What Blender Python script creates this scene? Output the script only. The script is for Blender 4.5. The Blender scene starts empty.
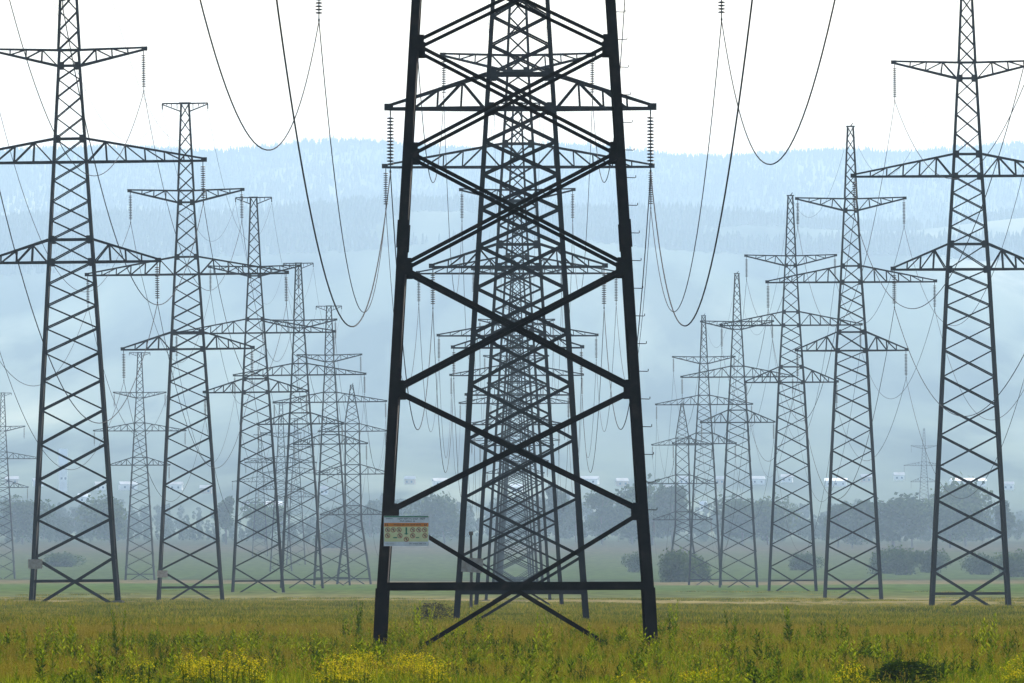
import bpy, math, random
import numpy as np
from mathutils import Vector, Matrix, noise
random.seed(7); rng = np.random.default_rng(7)
R = math.radians
S = bpy.context.scene
COL = S.collection

# ------------------------------------------------------------------ camera
F = 15000.0                       # focal length in pixels of a 1024 px wide frame (long telephoto)
CAMZ = 1.15; HY = 578.0           # camera height, pixel row of the true horizon
cam_d = bpy.data.cameras.new('camera'); cam = bpy.data.objects.new('camera', cam_d); COL.objects.link(cam)
cam_d.sensor_width = 36.0; cam_d.lens = F*36/1024
cam_d.clip_start = 1.0; cam_d.clip_end = 60000
cam.location = (0, 0, CAMZ)
cam.rotation_euler = (R(90) + math.atan((HY-341.5)/F), 0, 0)
S.camera = cam
# ------------------------------------------------------------------ world, sun, exposure
SUN_EL, SUN_AZ = 42.0, 20.0       # azimuth to the right of straight ahead (+Y)
w = bpy.data.worlds.new("World"); S.world = w; w.use_nodes = True
nt = w.node_tree; nt.nodes.clear()
sky = nt.nodes.new('ShaderNodeTexSky'); sky.sky_type = 'NISHITA'; sky.sun_disc = False
sky.sun_elevation = R(SUN_EL); sky.sun_rotation = R(SUN_AZ)
sky.altitude = 200; sky.air_density = 1.0; sky.dust_density = 4.0; sky.ozone_density = 1.0
bg = nt.nodes.new('ShaderNodeBackground'); bg.inputs[1].default_value = 0.15
wo = nt.nodes.new('ShaderNodeOutputWorld')
nt.links.new(sky.outputs[0], bg.inputs[0]); nt.links.new(bg.outputs[0], wo.inputs[0])
sd = bpy.data.lights.new('sun', 'SUN'); sd.energy = 4.0; sd.angle = R(0.5); sd.color = (1.0, 0.95, 0.86)
so = bpy.data.objects.new('sun', sd); COL.objects.link(so)
sv = Vector((math.sin(R(SUN_AZ))*math.cos(R(SUN_EL)), math.cos(R(SUN_AZ))*math.cos(R(SUN_EL)), math.sin(R(SUN_EL))))
so.rotation_euler = sv.to_track_quat('Z', 'Y').to_euler(); so.location = (200, 100, 400)
vs = S.view_settings; vs.view_transform = 'Standard'; vs.look = 'None'; vs.gamma = 1; vs.use_curve_mapping = False
vs.exposure = 0.7
HAZE_DENSITY = 0.43e-4; HAZE_COLOR = (0.55, 0.765, 1.0, 1); HAZE_ANISO = 0.4
S.render.engine = 'CYCLES'
cy = S.cycles
cy.use_denoising = True
try: cy.denoiser = 'OPENIMAGEDENOISE'; cy.denoising_input_passes = 'RGB_ALBEDO_NORMAL'
except Exception: pass
cy.max_bounces = 5; cy.diffuse_bounces = 2; cy.glossy_bounces = 2; cy.transmission_bounces = 2; cy.volume_bounces = 1
cy.transparent_max_bounces = 4; cy.caustics_reflective = False; cy.caustics_refractive = False

# ------------------------------------------------------------------ materials
def mat(name, build=None, color=(.5,.5,.5), rough=.7, metal=0.0, spec=.3, trans=0.0):
    m = bpy.data.materials.new(name); m.use_nodes = True
    n = m.node_tree.nodes; l = m.node_tree.links
    b = n['Principled BSDF']
    b.inputs['Base Color'].default_value = (*color, 1); b.inputs['Roughness'].default_value = rough
    b.inputs['Metallic'].default_value = metal; b.inputs['Specular IOR Level'].default_value = spec
    if build: build(n, l, b)
    return m
def ramp(n, stops):
    r = n.new('ShaderNodeValToRGB'); e = r.color_ramp.elements
    while len(e) > 1: e.remove(e[-1])
    e[0].position = stops[0][0]; e[0].color = (*stops[0][1], 1)
    for p, c in stops[1:]:
        k = e.new(p); k.color = (*c, 1)
    return r
def noise_color(stops, scale, detail=4, coord='Object', rough=.6, bump=0.0, stretch=None):
    def f(n, l, b):
        tc = n.new('ShaderNodeTexCoord'); nz = n.new('ShaderNodeTexNoise')
        nz.inputs['Scale'].default_value = scale; nz.inputs['Detail'].default_value = detail; nz.inputs['Roughness'].default_value = rough
        src = tc.outputs[coord]
        if stretch:
            mp = n.new('ShaderNodeMapping'); mp.inputs['Scale'].default_value = stretch
            l.new(src, mp.inputs[0]); src = mp.outputs[0]
        l.new(src, nz.inputs['Vector'])
        r = ramp(n, stops); l.new(nz.outputs[0], r.inputs[0]); l.new(r.outputs[0], b.inputs['Base Color'])
        if bump:
            bp = n.new('ShaderNodeBump'); bp.inputs['Strength'].default_value = bump; bp.inputs['Distance'].default_value = .02
            l.new(nz.outputs[0], bp.inputs['Height']); l.new(bp.outputs[0], b.inputs['Normal'])
    return f
def leaf_mat(name, stops, scale, island=.4, transl=.35):
    """foliage: colour varies per instance and in clumps; some light passes through the leaf"""
    m = bpy.data.materials.new(name); m.use_nodes = True
    n = m.node_tree.nodes; l = m.node_tree.links; n.clear()
    out = n.new('ShaderNodeOutputMaterial'); tc = n.new('ShaderNodeNewGeometry'); oi = n.new('ShaderNodeObjectInfo')
    nz = n.new('ShaderNodeTexNoise'); nz.inputs['Scale'].default_value = scale; nz.inputs['Detail'].default_value = 3
    l.new(tc.outputs['Position'], nz.inputs['Vector'])
    ad = n.new('ShaderNodeMath'); ad.operation = 'MULTIPLY_ADD'; ad.inputs[1].default_value = .35; 
    l.new(oi.outputs['Random'], ad.inputs[0]); 
    sb = n.new('ShaderNodeMath'); sb.operation = 'SUBTRACT'; sb.inputs[1].default_value = .175
    isl = n.new('ShaderNodeMath'); isl.operation = 'MULTIPLY_ADD'; isl.inputs[1].default_value = island; l.new(tc.outputs['Random Per Island'], isl.inputs[0])
    sb.inputs[1].default_value = .175+island/2
    l.new(nz.outputs[0], isl.inputs[2]); l.new(isl.outputs[0], sb.inputs[0]); l.new(sb.outputs[0], ad.inputs[2])
    r = ramp(n, stops); l.new(ad.outputs[0], r.inputs[0])
    d = n.new('ShaderNodeBsdfDiffuse'); t = n.new('ShaderNodeBsdfTranslucent'); mx = n.new('ShaderNodeMixShader'); mx.inputs[0].default_value = transl
    l.new(r.outputs[0], d.inputs[0]); l.new(r.outputs[0], t.inputs[0]); l.new(d.outputs[0], mx.inputs[1]); l.new(t.outputs[0], mx.inputs[2])
    l.new(mx.outputs[0], out.inputs[0])
    return m
M = {}
M['steel'] = mat('weathered_dark_steel', noise_color([(.3,(.008,.006,.005)),(.55,(.014,.011,.009)),(.75,(.03,.021,.015))], 3.0, bump=.3), rough=.7, spec=.15)
M['steel_far'] = mat('dark_steel', noise_color([(.3,(.008,.0075,.007)),(.7,(.016,.014,.013))], .6), rough=.8, spec=.1)
M['glass'] = mat('insulator_glass', noise_color([(.3,(.012,.013,.013)),(.7,(.022,.024,.022))], 8), rough=.5, spec=.2)
M['wire'] = mat('aluminium_cable', noise_color([(.3,(.008,.008,.009)),(.7,(.014,.014,.015))], 20), rough=.9, spec=.05)
M['concrete'] = mat('footing_concrete', noise_color([(.3,(.07,.065,.055)),(.7,(.14,.13,.11))], 6, bump=.3), rough=.9)
M['sign_white'] = mat('sign_white_enamel', noise_color([(.3,(.62,.61,.6)),(.6,(.78,.78,.77))], 5), rough=.4)
M['sign_old'] = mat('faded_sign_plate', noise_color([(.3,(.24,.19,.14)),(.6,(.36,.31,.25))], 6), rough=.6)
M['sign_orange'] = mat('sign_orange_band', noise_color([(.3,(.70,.20,.03)),(.7,(.78,.27,.04))], 9), rough=.4)
M['sign_yellow'] = mat('sign_yellow_green_panel', noise_color([(.3,(.72,.68,.33)),(.7,(.78,.74,.42))], 6), rough=.4)
M['sign_dark'] = mat('sign_dark_print', noise_color([(.3,(.03,.03,.04)),(.7,(.06,.06,.07))], 9), rough=.5)
M['sign_red'] = mat('sign_red_print', noise_color([(.3,(.36,.06,.05)),(.7,(.45,.10,.08))], 9), rough=.5)
M['sign_green'] = mat('sign_green_print', noise_color([(.3,(.05,.18,.10)),(.7,(.08,.24,.13))], 9), rough=.5)
M['wood'] = mat('old_wood', noise_color([(.3,(.05,.04,.03)),(.7,(.09,.07,.05))], 4, stretch=(6,6,1)), rough=.9)
M['bark'] = mat('bark', noise_color([(.3,(.04,.035,.028)),(.7,(.10,.085,.07))], 2, stretch=(4,4,1)), rough=.9)
M['grass'] = leaf_mat('meadow_grass', [(.18,(.012,.026,.001)),(.40,(.06,.11,.0015)),(.58,(.14,.19,.003)),(.82,(.32,.31,.012))], .35, transl=.55)
M['grass_far'] = leaf_mat('meadow_grass_farther', [(.25,(.025,.044,.001)),(.45,(.07,.09,.002)),(.62,(.135,.135,.005)),(.8,(.22,.175,.02))], .06, transl=.55)
M['weed'] = leaf_mat('weed_leaves', [(.15,(.015,.035,.001)),(.45,(.09,.14,.003)),(.8,(.25,.28,.008))], 1.4, transl=.55)
M['straw'] = leaf_mat('dry_stalks', [(.25,(.15,.11,.006)),(.8,(.30,.24,.03))], .8)
M['petal'] = leaf_mat('yellow_petals', [(.2,(.42,.34,.006)),(.8,(.6,.5,.01))], 1.5, transl=.4)
M['dark_leaf'] = leaf_mat('dark_shrub_leaves', [(.2,(.02,.04,.004)),(.8,(.05,.085,.01))], 1.0, transl=.2)
M['twig'] = leaf_mat('dark_twigs', [(.2,(.02,.018,.012)),(.8,(.05,.045,.03))], 1.0, transl=.1)
M['tree_leaf'] = leaf_mat('tree_foliage', [(.2,(.02,.04,.012)),(.5,(.038,.066,.02)),(.8,(.07,.105,.03))], .12, transl=.3)
M['wood_leaf'] = leaf_mat('wood_foliage', [(.2,(.022,.04,.016)),(.8,(.05,.075,.028))], .02, transl=.25)
M['conifer'] = leaf_mat('hill_forest_needles', [(.2,(.05,.07,.042)),(.8,(.085,.11,.065))], .008, transl=.1)
M['wall_pale'] = mat('pale_render_wall', noise_color([(.3,(.62,.6,.56)),(.7,(.78,.76,.72))], .3), rough=.8)
M['wall_brown'] = mat('timber_wall', noise_color([(.3,(.22,.16,.11)),(.7,(.32,.24,.17))], .3), rough=.8)
M['roof_white'] = mat('white_metal_roof', noise_color([(.3,(.62,.63,.65)),(.7,(.78,.79,.8))], .2), rough=.8, spec=.1)
M['roof_pale'] = mat('weathered_tin_roof', noise_color([(.3,(.24,.25,.27)),(.7,(.38,.39,.4))], .2), rough=.8, spec=.1)
M['roof_grey'] = mat('slate_grey_roof', noise_color([(.3,(.2,.2,.21)),(.7,(.34,.34,.35))], .3), rough=.7)
M['window'] = mat('dark_window', color=(.04,.05,.06), rough=.15, spec=.5)

# ------------------------------------------------------------------ object helpers
def link(name, mesh, parent=None, **props):
    o = bpy.data.objects.new(name, mesh); COL.objects.link(o)
    if parent: o.parent = parent
    for k, v in props.items(): o[k] = v
    return o
def tag(o, label=None, category=None, group=None, kind=None):
    for k, v in (('label', label), ('category', category), ('group', group), ('kind', kind)):
        if v: o[k] = v
    return o
class MB:
    def __init__(s): s.v = []; s.f = []; s.m = []
    def add(s, vs_, fs_, mi=0):
        k = len(s.v); s.v += [tuple(p) for p in vs_]; s.f += [tuple(i+k for i in f) for f in fs_]; s.m += [mi]*len(fs_)
    def box(s, c, d, mi=0):
        x,y,z = c; a,b,h = d[0]/2, d[1]/2, d[2]/2
        s.add([(x-a,y-b,z-h),(x+a,y-b,z-h),(x+a,y+b,z-h),(x-a,y+b,z-h),(x-a,y-b,z+h),(x+a,y-b,z+h),(x+a,y+b,z+h),(x-a,y+b,z+h)],
              [(0,3,2,1),(4,5,6,7),(0,1,5,4),(1,2,6,5),(2,3,7,6),(3,0,4,7)], mi)
    def beam(s, p, q, w1, w2=None, up=(0,0,1), mi=0):
        """rectangular bar from p to q"""
        p = Vector(p); q = Vector(q); d = (q-p).normalized(); u = Vector(up)
        if abs(d.dot(u)) > .97: u = Vector((0,1,0))
        a = d.cross(u).normalized(); b = a.cross(d).normalized(); w2 = w2 or w1
        c = [a*w1/2+b*w2/2, -a*w1/2+b*w2/2, -a*w1/2-b*w2/2, a*w1/2-b*w2/2]
        s.add([p+k for k in c]+[q+k for k in c], [(0,1,5,4),(1,2,6,5),(2,3,7,6),(3,0,4,7),(3,2,1,0),(4,5,6,7)], mi)
    def angle(s, p, q, a, b, w, t, mi=0):
        """L-section bar from p to q; a and b are the directions of its two flanges"""
        p = Vector(p); q = Vector(q); a = Vector(a).normalized(); b = Vector(b).normalized()
        pr = [Vector(), a*w, a*w+b*t, a*t+b*t, a*t+b*w, b*w]
        n = 6
        s.add([p+k for k in pr]+[q+k for k in pr], [(i,(i+1)%n,n+(i+1)%n,n+i) for i in range(n)]+[tuple(range(n))[::-1], tuple(range(n,2*n))], mi)
    def tube(s, pts, r, n=6, mi=0, cap=True):
        pts = [Vector(p) for p in pts]; rs = r if isinstance(r, (list,tuple)) else [r]*len(pts)
        vs_ = []
        for i, p in enumerate(pts):
            d = (pts[min(i+1,len(pts)-1)]-pts[max(i-1,0)]).normalized(); u = Vector((0,0,1)) if abs(d.z) < .9 else Vector((1,0,0))
            a = d.cross(u).normalized(); b = a.cross(d)
            vs_ += [p+(a*math.cos(2*math.pi*k/n)+b*math.sin(2*math.pi*k/n))*rs[i] for k in range(n)]
        fs_ = [(i*n+k, i*n+(k+1)%n, (i+1)*n+(k+1)%n, (i+1)*n+k) for i in range(len(pts)-1) for k in range(n)]
        if cap: fs_ += [tuple(range(n)), tuple(range((len(pts)-1)*n, len(pts)*n))]
        s.add(vs_, fs_, mi)
    def mesh(s, name, mats, smooth=False):
        me = bpy.data.meshes.new(name); me.from_pydata(s.v, [], s.f)
        for m in (mats if isinstance(mats, (list,tuple)) else [mats]): me.materials.append(m)
        if any(s.m): me.polygons.foreach_set('material_index', s.m)
        if smooth: me.polygons.foreach_set('use_smooth', [True]*len(me.polygons))
        me.update(); return me
    def build(s, name, mats, parent=None, smooth=False, **props):
        return link(name, s.mesh(name, mats, smooth), parent, **props)
def children(o): return [c for c in bpy.data.objects if c.parent == o]
def copy_thing(root, kids):
    """root and its (child, [grandchildren]) list, copied with obj.copy()"""
    r = root.copy(); COL.objects.link(r)
    for c, gs in kids:
        k = c.copy(); COL.objects.link(k); k.parent = r
        for g in gs:
            h = g.copy(); COL.objects.link(h); h.parent = k
    return r

# ------------------------------------------------------------------ pylon table
# row, pixel x of base centre, pixel y of base, metres scale (px per metre), kind, lean (deg)
def T(row, px, py, s, kind, lean, label): return dict(row=row, d=F/s, x=(px-512)*F/s/F, z=CAMZ-(py-HY)/s, kind=kind, lean=lean, label=label)
rowC, rowL, rowR = [], [], []
rowC.append(T('middle', 515.5, 640, 55.0, 'main', .18, 'huge dark lattice pylon filling the centre foreground, its top cut off by the frame'))
names_c = ['second pylon of the middle row, seen through the legs of the huge front one',
 'third pylon of the middle row, its wide arm crossing just below the hill crest',
 'fourth pylon of the middle row, arms overlapping at half height of the front pylon',
 'fifth pylon of the middle row, greyer lattice nested inside nearer ones',
 'sixth pylon of the middle row, hazy lattice nested in the bundle',
 'seventh pylon of the middle row, blue with haze deep in the bundle',
 'eighth pylon of the middle row, pale with haze deep in the bundle',
 'ninth and farthest visible pylon of the middle row, faintest lattice of the bundle']
cb = {1:(521.3,618),2:(519,602),3:(518,597.5),4:(518,594),5:(517,590),6:(516.5,587),7:(516,585),8:(515.5,583)}
for i, nm in enumerate(names_c, 1):
    d = 272.7+295.6*i; rowC.append(T('middle', cb[i][0], cb[i][1], F/d, 'near' if i < 4 else 'far', .1, nm))
rowL.append(T('left', 512-24.35*F/566, 610, F/566, 'near', .6, 'pylon outside the left edge, only an arm tip with insulators reaching into view'))
for px, py, s, k, nm in ((75,598,17.4,'near','tall black lattice pylon nearest the left edge, its peak cut by the frame'),
 (190.5,600,13.0,'near','second full pylon of the left row, small crossbar on top in the sky'),
 (258,591,10.3,'near','third full pylon of the left row, crossbar top below the hill crest'),
 (302,588,8.5,'far','fourth full pylon of the left row, top level with the sagging wire'),
 (332,585,7.3,'far','fifth full pylon of the left row, just left of the shortest last one'),
 (354,585,6.4,'angle','last stocky splay-legged pylon of the left row, beside the front pylon')):
    rowL.append(T('left', px, py, s, k, .65, nm))
rowR.append(T('right', 512+29.8*F/650, 618, F/650, 'near_r', .4, 'pylon outside the right edge whose wires sag into view'))
for px, py, s, k, nm in ((970,609,15.8,'near_r','tall black lattice pylon nearest the right edge, its peak cut by the frame'),
 (853,600,11.6,'near_r','second pylon from the right, pointed top just above the hill crest'),
 (792.5,590,9.66,'near_r','third pylon from the right, pointed top halfway up the hills'),
 (738.5,588,7.7,'far_r','fourth pylon from the right, slender blue-grey lattice'),
 (705,586,6.62,'far_r','fifth pylon from the right, hazy blue-grey lattice'),
 (683,583,5.75,'angle','last stocky splay-legged pylon of the right row, low and pale behind a bush')):
    rowR.append(T('right', px, py, s, k, .3, nm))
rowF = [T('far', 140, 580, 5.95, 'far', .1, 'lone pale pylon between the first and second pylons of the left row'),
 T('far', 3, 584, 5.0, 'far', .1, 'pale distant pylon cut by the left edge of the picture'),
 T('far', 281, 578, 4.6, 'far', 0, 'faint slender pylon seen behind the gap of the third and fourth left pylons'),
 T('far', 296, 577, 4.15, 'far', 0, 'fainter pylon seen through the legs of the fourth left pylon'),
 T('far', 260, 572, 3.6, 'far', 0, 'faintest pylon seen through the legs of the third left pylon'),
 T('far', 924, 541, 2.75, 'far_r', 0, 'tiny distant pylon rising above the wooded belt near the right edge')]
ALLT = rowC+rowL+rowR+rowF

# ------------------------------------------------------------------ terrain
PROF_D = np.array([-400, 273, 568, 900, 1300, 1600, 2000, 2500, 3000, 4000, 5000, 6500, 8000, 9500, 12000, 15000, 16400, 17200, 18500, 20600, 22000, 30000.])
PROF_Z = np.array([0, 0, -.3, -.4, -.5, -.05, .1, .65, 1.3, 6.2, 12.1, 22, 40, 69, 134, 300, 398, 402, 440, 595, 600, 560.])
GP = np.array([(t['x'], t['d'], t['z']) for t in ALLT if t['d'] < 3200])
GPr = GP[:,2]-np.interp(GP[:,1], PROF_D, PROF_Z)
def ground(x, y):
    x = np.asarray(x, float); y = np.asarray(y, float)
    base = np.interp(y, PROF_D, PROF_Z)
    # soften the profile corners with three taps far away
    far = y > 5400
    b2 = (np.interp(y-260, PROF_D, PROF_Z)+base+np.interp(y+260, PROF_D, PROF_Z))/3
    base = np.where(far, b2, base)
    sw = np.full(x.shape, .25); acc = np.zeros(x.shape)
    for (gx, gy, _), r_ in zip(GP, GPr):
        rad = 45+gy*.02
        ww = np.exp(-((x-gx)**2/(20+.004*gy)**2+(y-gy)**2/rad**2)); sw += ww; acc += ww*r_
    z = base+acc/np.maximum(sw, 1.0)
    z += .05*np.sin(x*.31+1)*np.sin(y*.05)+.04*np.sin(x*.13+y*.021)
    k = np.clip((y-9000)/5000, 0, 1)
    k = k*(1-.8*np.clip((y-17500)/2000, 0, 1))
    z += k*(20*np.sin(x/410+.9)*np.cos(y/2100)+10*np.sin(x/150+y/1900)+3.5*np.sin(x/57+y/500+2))
    k2 = np.clip((y-19000)/1500, 0, 1)
    z += k2*(7*np.sin(x/150+2.2)+4*np.sin(x/51))
    z = z-.24*np.clip((1700-y)/800, 0, 1)-.11*np.clip((520-y)/200, 0, 1)      # soil lies below the top of the grass the footings show in
    return z
def gz(x, y): return float(ground(np.array([x]), np.array([y]))[0])

ys = np.concatenate([np.arange(-380, 100, 20), np.arange(100, 420, 2.5), np.geomspace(420, 3000, 190), np.geomspace(3000, 22600, 260)[1:]])
tx = np.linspace(-1, 1, 241); xs = np.sinh(tx*5.2)/math.sinh(5.2)*4500
X, Y = np.meshgrid(xs, ys); Z = ground(X, Y)
nr, nc = X.shape
idx = np.arange(nr*nc).reshape(nr, nc)
faces = np.stack([idx[:-1,:-1], idx[:-1,1:], idx[1:,1:], idx[1:,:-1]], -1).reshape(-1, 4)
me = bpy.data.meshes.new('ground')
me.from_pydata(np.stack([X, Y, Z], -1).reshape(-1, 3).tolist(), [], faces.tolist())
me.polygons.foreach_set('use_smooth', [True]*len(me.polygons))
def ground_mat():
    m = bpy.data.materials.new('field_and_hills'); m.use_nodes = True
    n = m.node_tree.nodes; l = m.node_tree.links; b = n['Principled BSDF']
    b.inputs['Roughness'].default_value = .95; b.inputs['Specular IOR Level'].default_value = 0
    g = n.new('ShaderNodeNewGeometry'); sx = n.new('ShaderNodeSeparateXYZ'); l.new(g.outputs['Position'], sx.inputs[0])
    def nz(scale, st, det=4):
        mp = n.new('ShaderNodeMapping'); mp.inputs['Scale'].default_value = st; l.new(g.outputs['Position'], mp.inputs[0])
        t = n.new('ShaderNodeTexNoise'); t.inputs['Scale'].default_value = scale; t.inputs['Detail'].default_value = det
        l.new(mp.outputs[0], t.inputs['Vector']); return t.outputs[0]
    def math_(op, a, b_=None, c=None):
        k = n.new('ShaderNodeMath'); k.operation = op
        for i, v in enumerate((a, b_, c)):
            if v is None: continue
            if isinstance(v, (int, float)): k.inputs[i].default_value = v
            else: l.new(v, k.inputs[i])
        return k.outputs[0]
    # crop and meadow strips along the distance, their edges broken up by noise
    wob = nz(.012, (1, .3, 1)); yy = math_('ADD', sx.outputs[1], math_('MULTIPLY', math_('SUBTRACT', wob, .5), 420))
    def rp(src, lo, hi, stops):
        mr = n.new('ShaderNodeMapRange'); mr.inputs[1].default_value = lo; mr.inputs[2].default_value = hi; l.new(src, mr.inputs[0])
        r = ramp(n, [((p-lo)/(hi-lo), c) for p, c in stops]); l.new(mr.outputs[0], r.inputs[0]); return r.outputs[0]
    dk = (.03,.042,.010); gr = (.05,.08,.02); mid = (.07,.085,.03); brown = (.12,.10,.06)
    strips = rp(yy, 0, 5600, [(0,dk),(700,dk),(860,(.08,.085,.025)),(1000,(.14,.12,.045)),(1250,(.18,.145,.065)),(1400,mid),(1600,gr),(2100,gr),(2300,(.11,.09,.045)),(2500,(.09,.075,.04)),(2700,(.03,.038,.015)),(2850,(.036,.056,.012)),(3600,(.04,.054,.016)),(4300,(.04,.046,.016)),(4650,(.05,.042,.025)),(4900,(.04,.038,.02)),(5600,(.02,.028,.012))])
    fine = nz(.5, (1,.12,1), 5); mx = n.new('ShaderNodeMix'); mx.data_type = 'RGBA'; mx.blend_type = 'MULTIPLY'; mx.inputs[0].default_value = 1
    fr = ramp(n, [(.3,(.6,.6,.6)),(.7,(1.35,1.35,1.3))]); l.new(fine, fr.inputs[0])
    l.new(strips, mx.inputs[6]); l.new(fr.outputs[0], mx.inputs[7])
    # hills: dark woods with paler meadows and clearings
    h = nz(.0026, (1, .08, 0), 6); hr = ramp(n, [(.34,(.045,.06,.045)),(.5,(.065,.085,.06)),(.58,(.12,.14,.10)),(.66,(.21,.22,.16)),(.8,(.11,.13,.09))]); l.new(h, hr.inputs[0])
    hd = nz(.011, (1, .05, 0), 6); hdr = ramp(n, [(.38,(.35,.4,.4)),(.5,(1,1,1)),(.62,(1.25,1.22,1.15))]); l.new(hd, hdr.inputs[0])
    m3 = n.new('ShaderNodeMix'); m3.data_type = 'RGBA'; m3.blend_type = 'MULTIPLY'; m3.inputs[0].default_value = 1; l.new(hr.outputs[0], m3.inputs[6]); l.new(hdr.outputs[0], m3.inputs[7])
    fade = n.new('ShaderNodeMapRange'); fade.inputs[1].default_value = 5200; fade.inputs[2].default_value = 6000; l.new(yy, fade.inputs[0])
    m2 = n.new('ShaderNodeMix'); m2.data_type = 'RGBA'; l.new(fade.outputs[0], m2.inputs[0]); l.new(mx.outputs[2], m2.inputs[6]); l.new(m3.outputs[2], m2.inputs[7])
    l.new(m2.outputs[2], b.inputs['Base Color'])
    return m
me.materials.append(ground_mat()); me.update()
tag(link('ground', me), kind='structure')

# ------------------------------------------------------------------ haze
hb = MB(); hb.box((0, 11150, 325), (9800, 23300, 656))
hm = bpy.data.materials.new('hazy_air'); hm.use_nodes = True; hn = hm.node_tree.nodes; hl = hm.node_tree.links; hn.clear()
ho = hn.new('ShaderNodeOutputMaterial'); pv = hn.new('ShaderNodeVolumePrincipled')
pv.inputs['Color'].default_value = HAZE_COLOR; pv.inputs['Density'].default_value = HAZE_DENSITY; pv.inputs['Anisotropy'].default_value = HAZE_ANISO
hl.new(pv.outputs[0], ho.inputs['Volume'])
hz = hb.build('haze', hm); tag(hz, kind='stuff')

# ------------------------------------------------------------------ pylons
TN = [0,2.33,4.55,6.76,8.85,10.8,12.5,14.1,15.5,16.8,18.05,19.3,20.6,21.7,22.8,24,25.1,26.4,27.6,28.8,29.8,30.6,31.5]
RN = [0,2.4,4.7,6.9,9.0,11.0,12.9,14.7,16.4,17.9,19.2,20.4,21.5,23.1,24.2,25.3,26.35,27.4,28.8,30.1,31.3,32.5,33.6,34.6]
AN = [0,2.6,5.0,7.0,8.8,10.0,11.0,12.4,14.1,15.7,17.3,18.8,20.6,22.4,24.0,25.2]
SPEC = {
 'T': dict(nodes=TN, w=lambda h: float(np.interp(h,[0,2.33,11,19.3,31.5],[5.15,4.8,3.76,2.72,1.23])), arms=[(19.3,20.6,4.95,0),(25.05,26.4,7.65,0),(30.6,31.5,4.3,1)], top=38.2, topw=.62, bar=1.75),
 'R': dict(nodes=RN, w=lambda h: float(np.interp(h,[0,21.5,27.4,33.6,34.6],[5.1,2.78,1.98,1.32,1.08])), arms=[(21.5,23.1,4.7,0),(27.4,28.8,7.2,0),(33.6,34.6,4.6,1)], top=40.8, topw=.5, bar=0),
 'A': dict(nodes=AN, w=lambda h: float(np.interp(h,[0,10,25.2],[5.6,2.75,2.3])), arms=[(11.0,12.4,5.0,0),(17.3,18.8,5.9,0),(24.0,25.2,5.2,0)], top=31.2, topw=.35, bar=0)}
STR = 2.35                                    # insulator string length
def corner(sp, h, sx_, sy_): ww = sp['w'](h)/2; return Vector((sx_*ww, sy_*ww, h))
def insulator_mesh(detail):
    m = MB(); n = 10 if detail else 6
    m.tube([(0,0,0),(0,0,-STR)], .022, 5)
    for k in range(15):
        z = -.3-k*.125; r = .15
        vs_ = []
        prof = [(.03,.045),(r*.75,.03),(r,0),(r*.6,-.022),(.03,-.03)]
        for rr, dz in prof: vs_ += [(rr*math.cos(2*math.pi*i/n), rr*math.sin(2*math.pi*i/n), z+dz) for i in range(n)]
        m.add(vs_, [(a*n+i, a*n+(i+1)%n, (a+1)*n+(i+1)%n, (a+1)*n+i) for a in range(len(prof)-1) for i in range(n)])
    m.box((0,0,-STR+.03), (.07,.3,.09)); m.box((0,0,-.1), (.05,.05,.14))
    return m.mesh('insulator_string', M['glass'])
INS = {True: insulator_mesh(True), False: insulator_mesh(False)}
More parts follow.
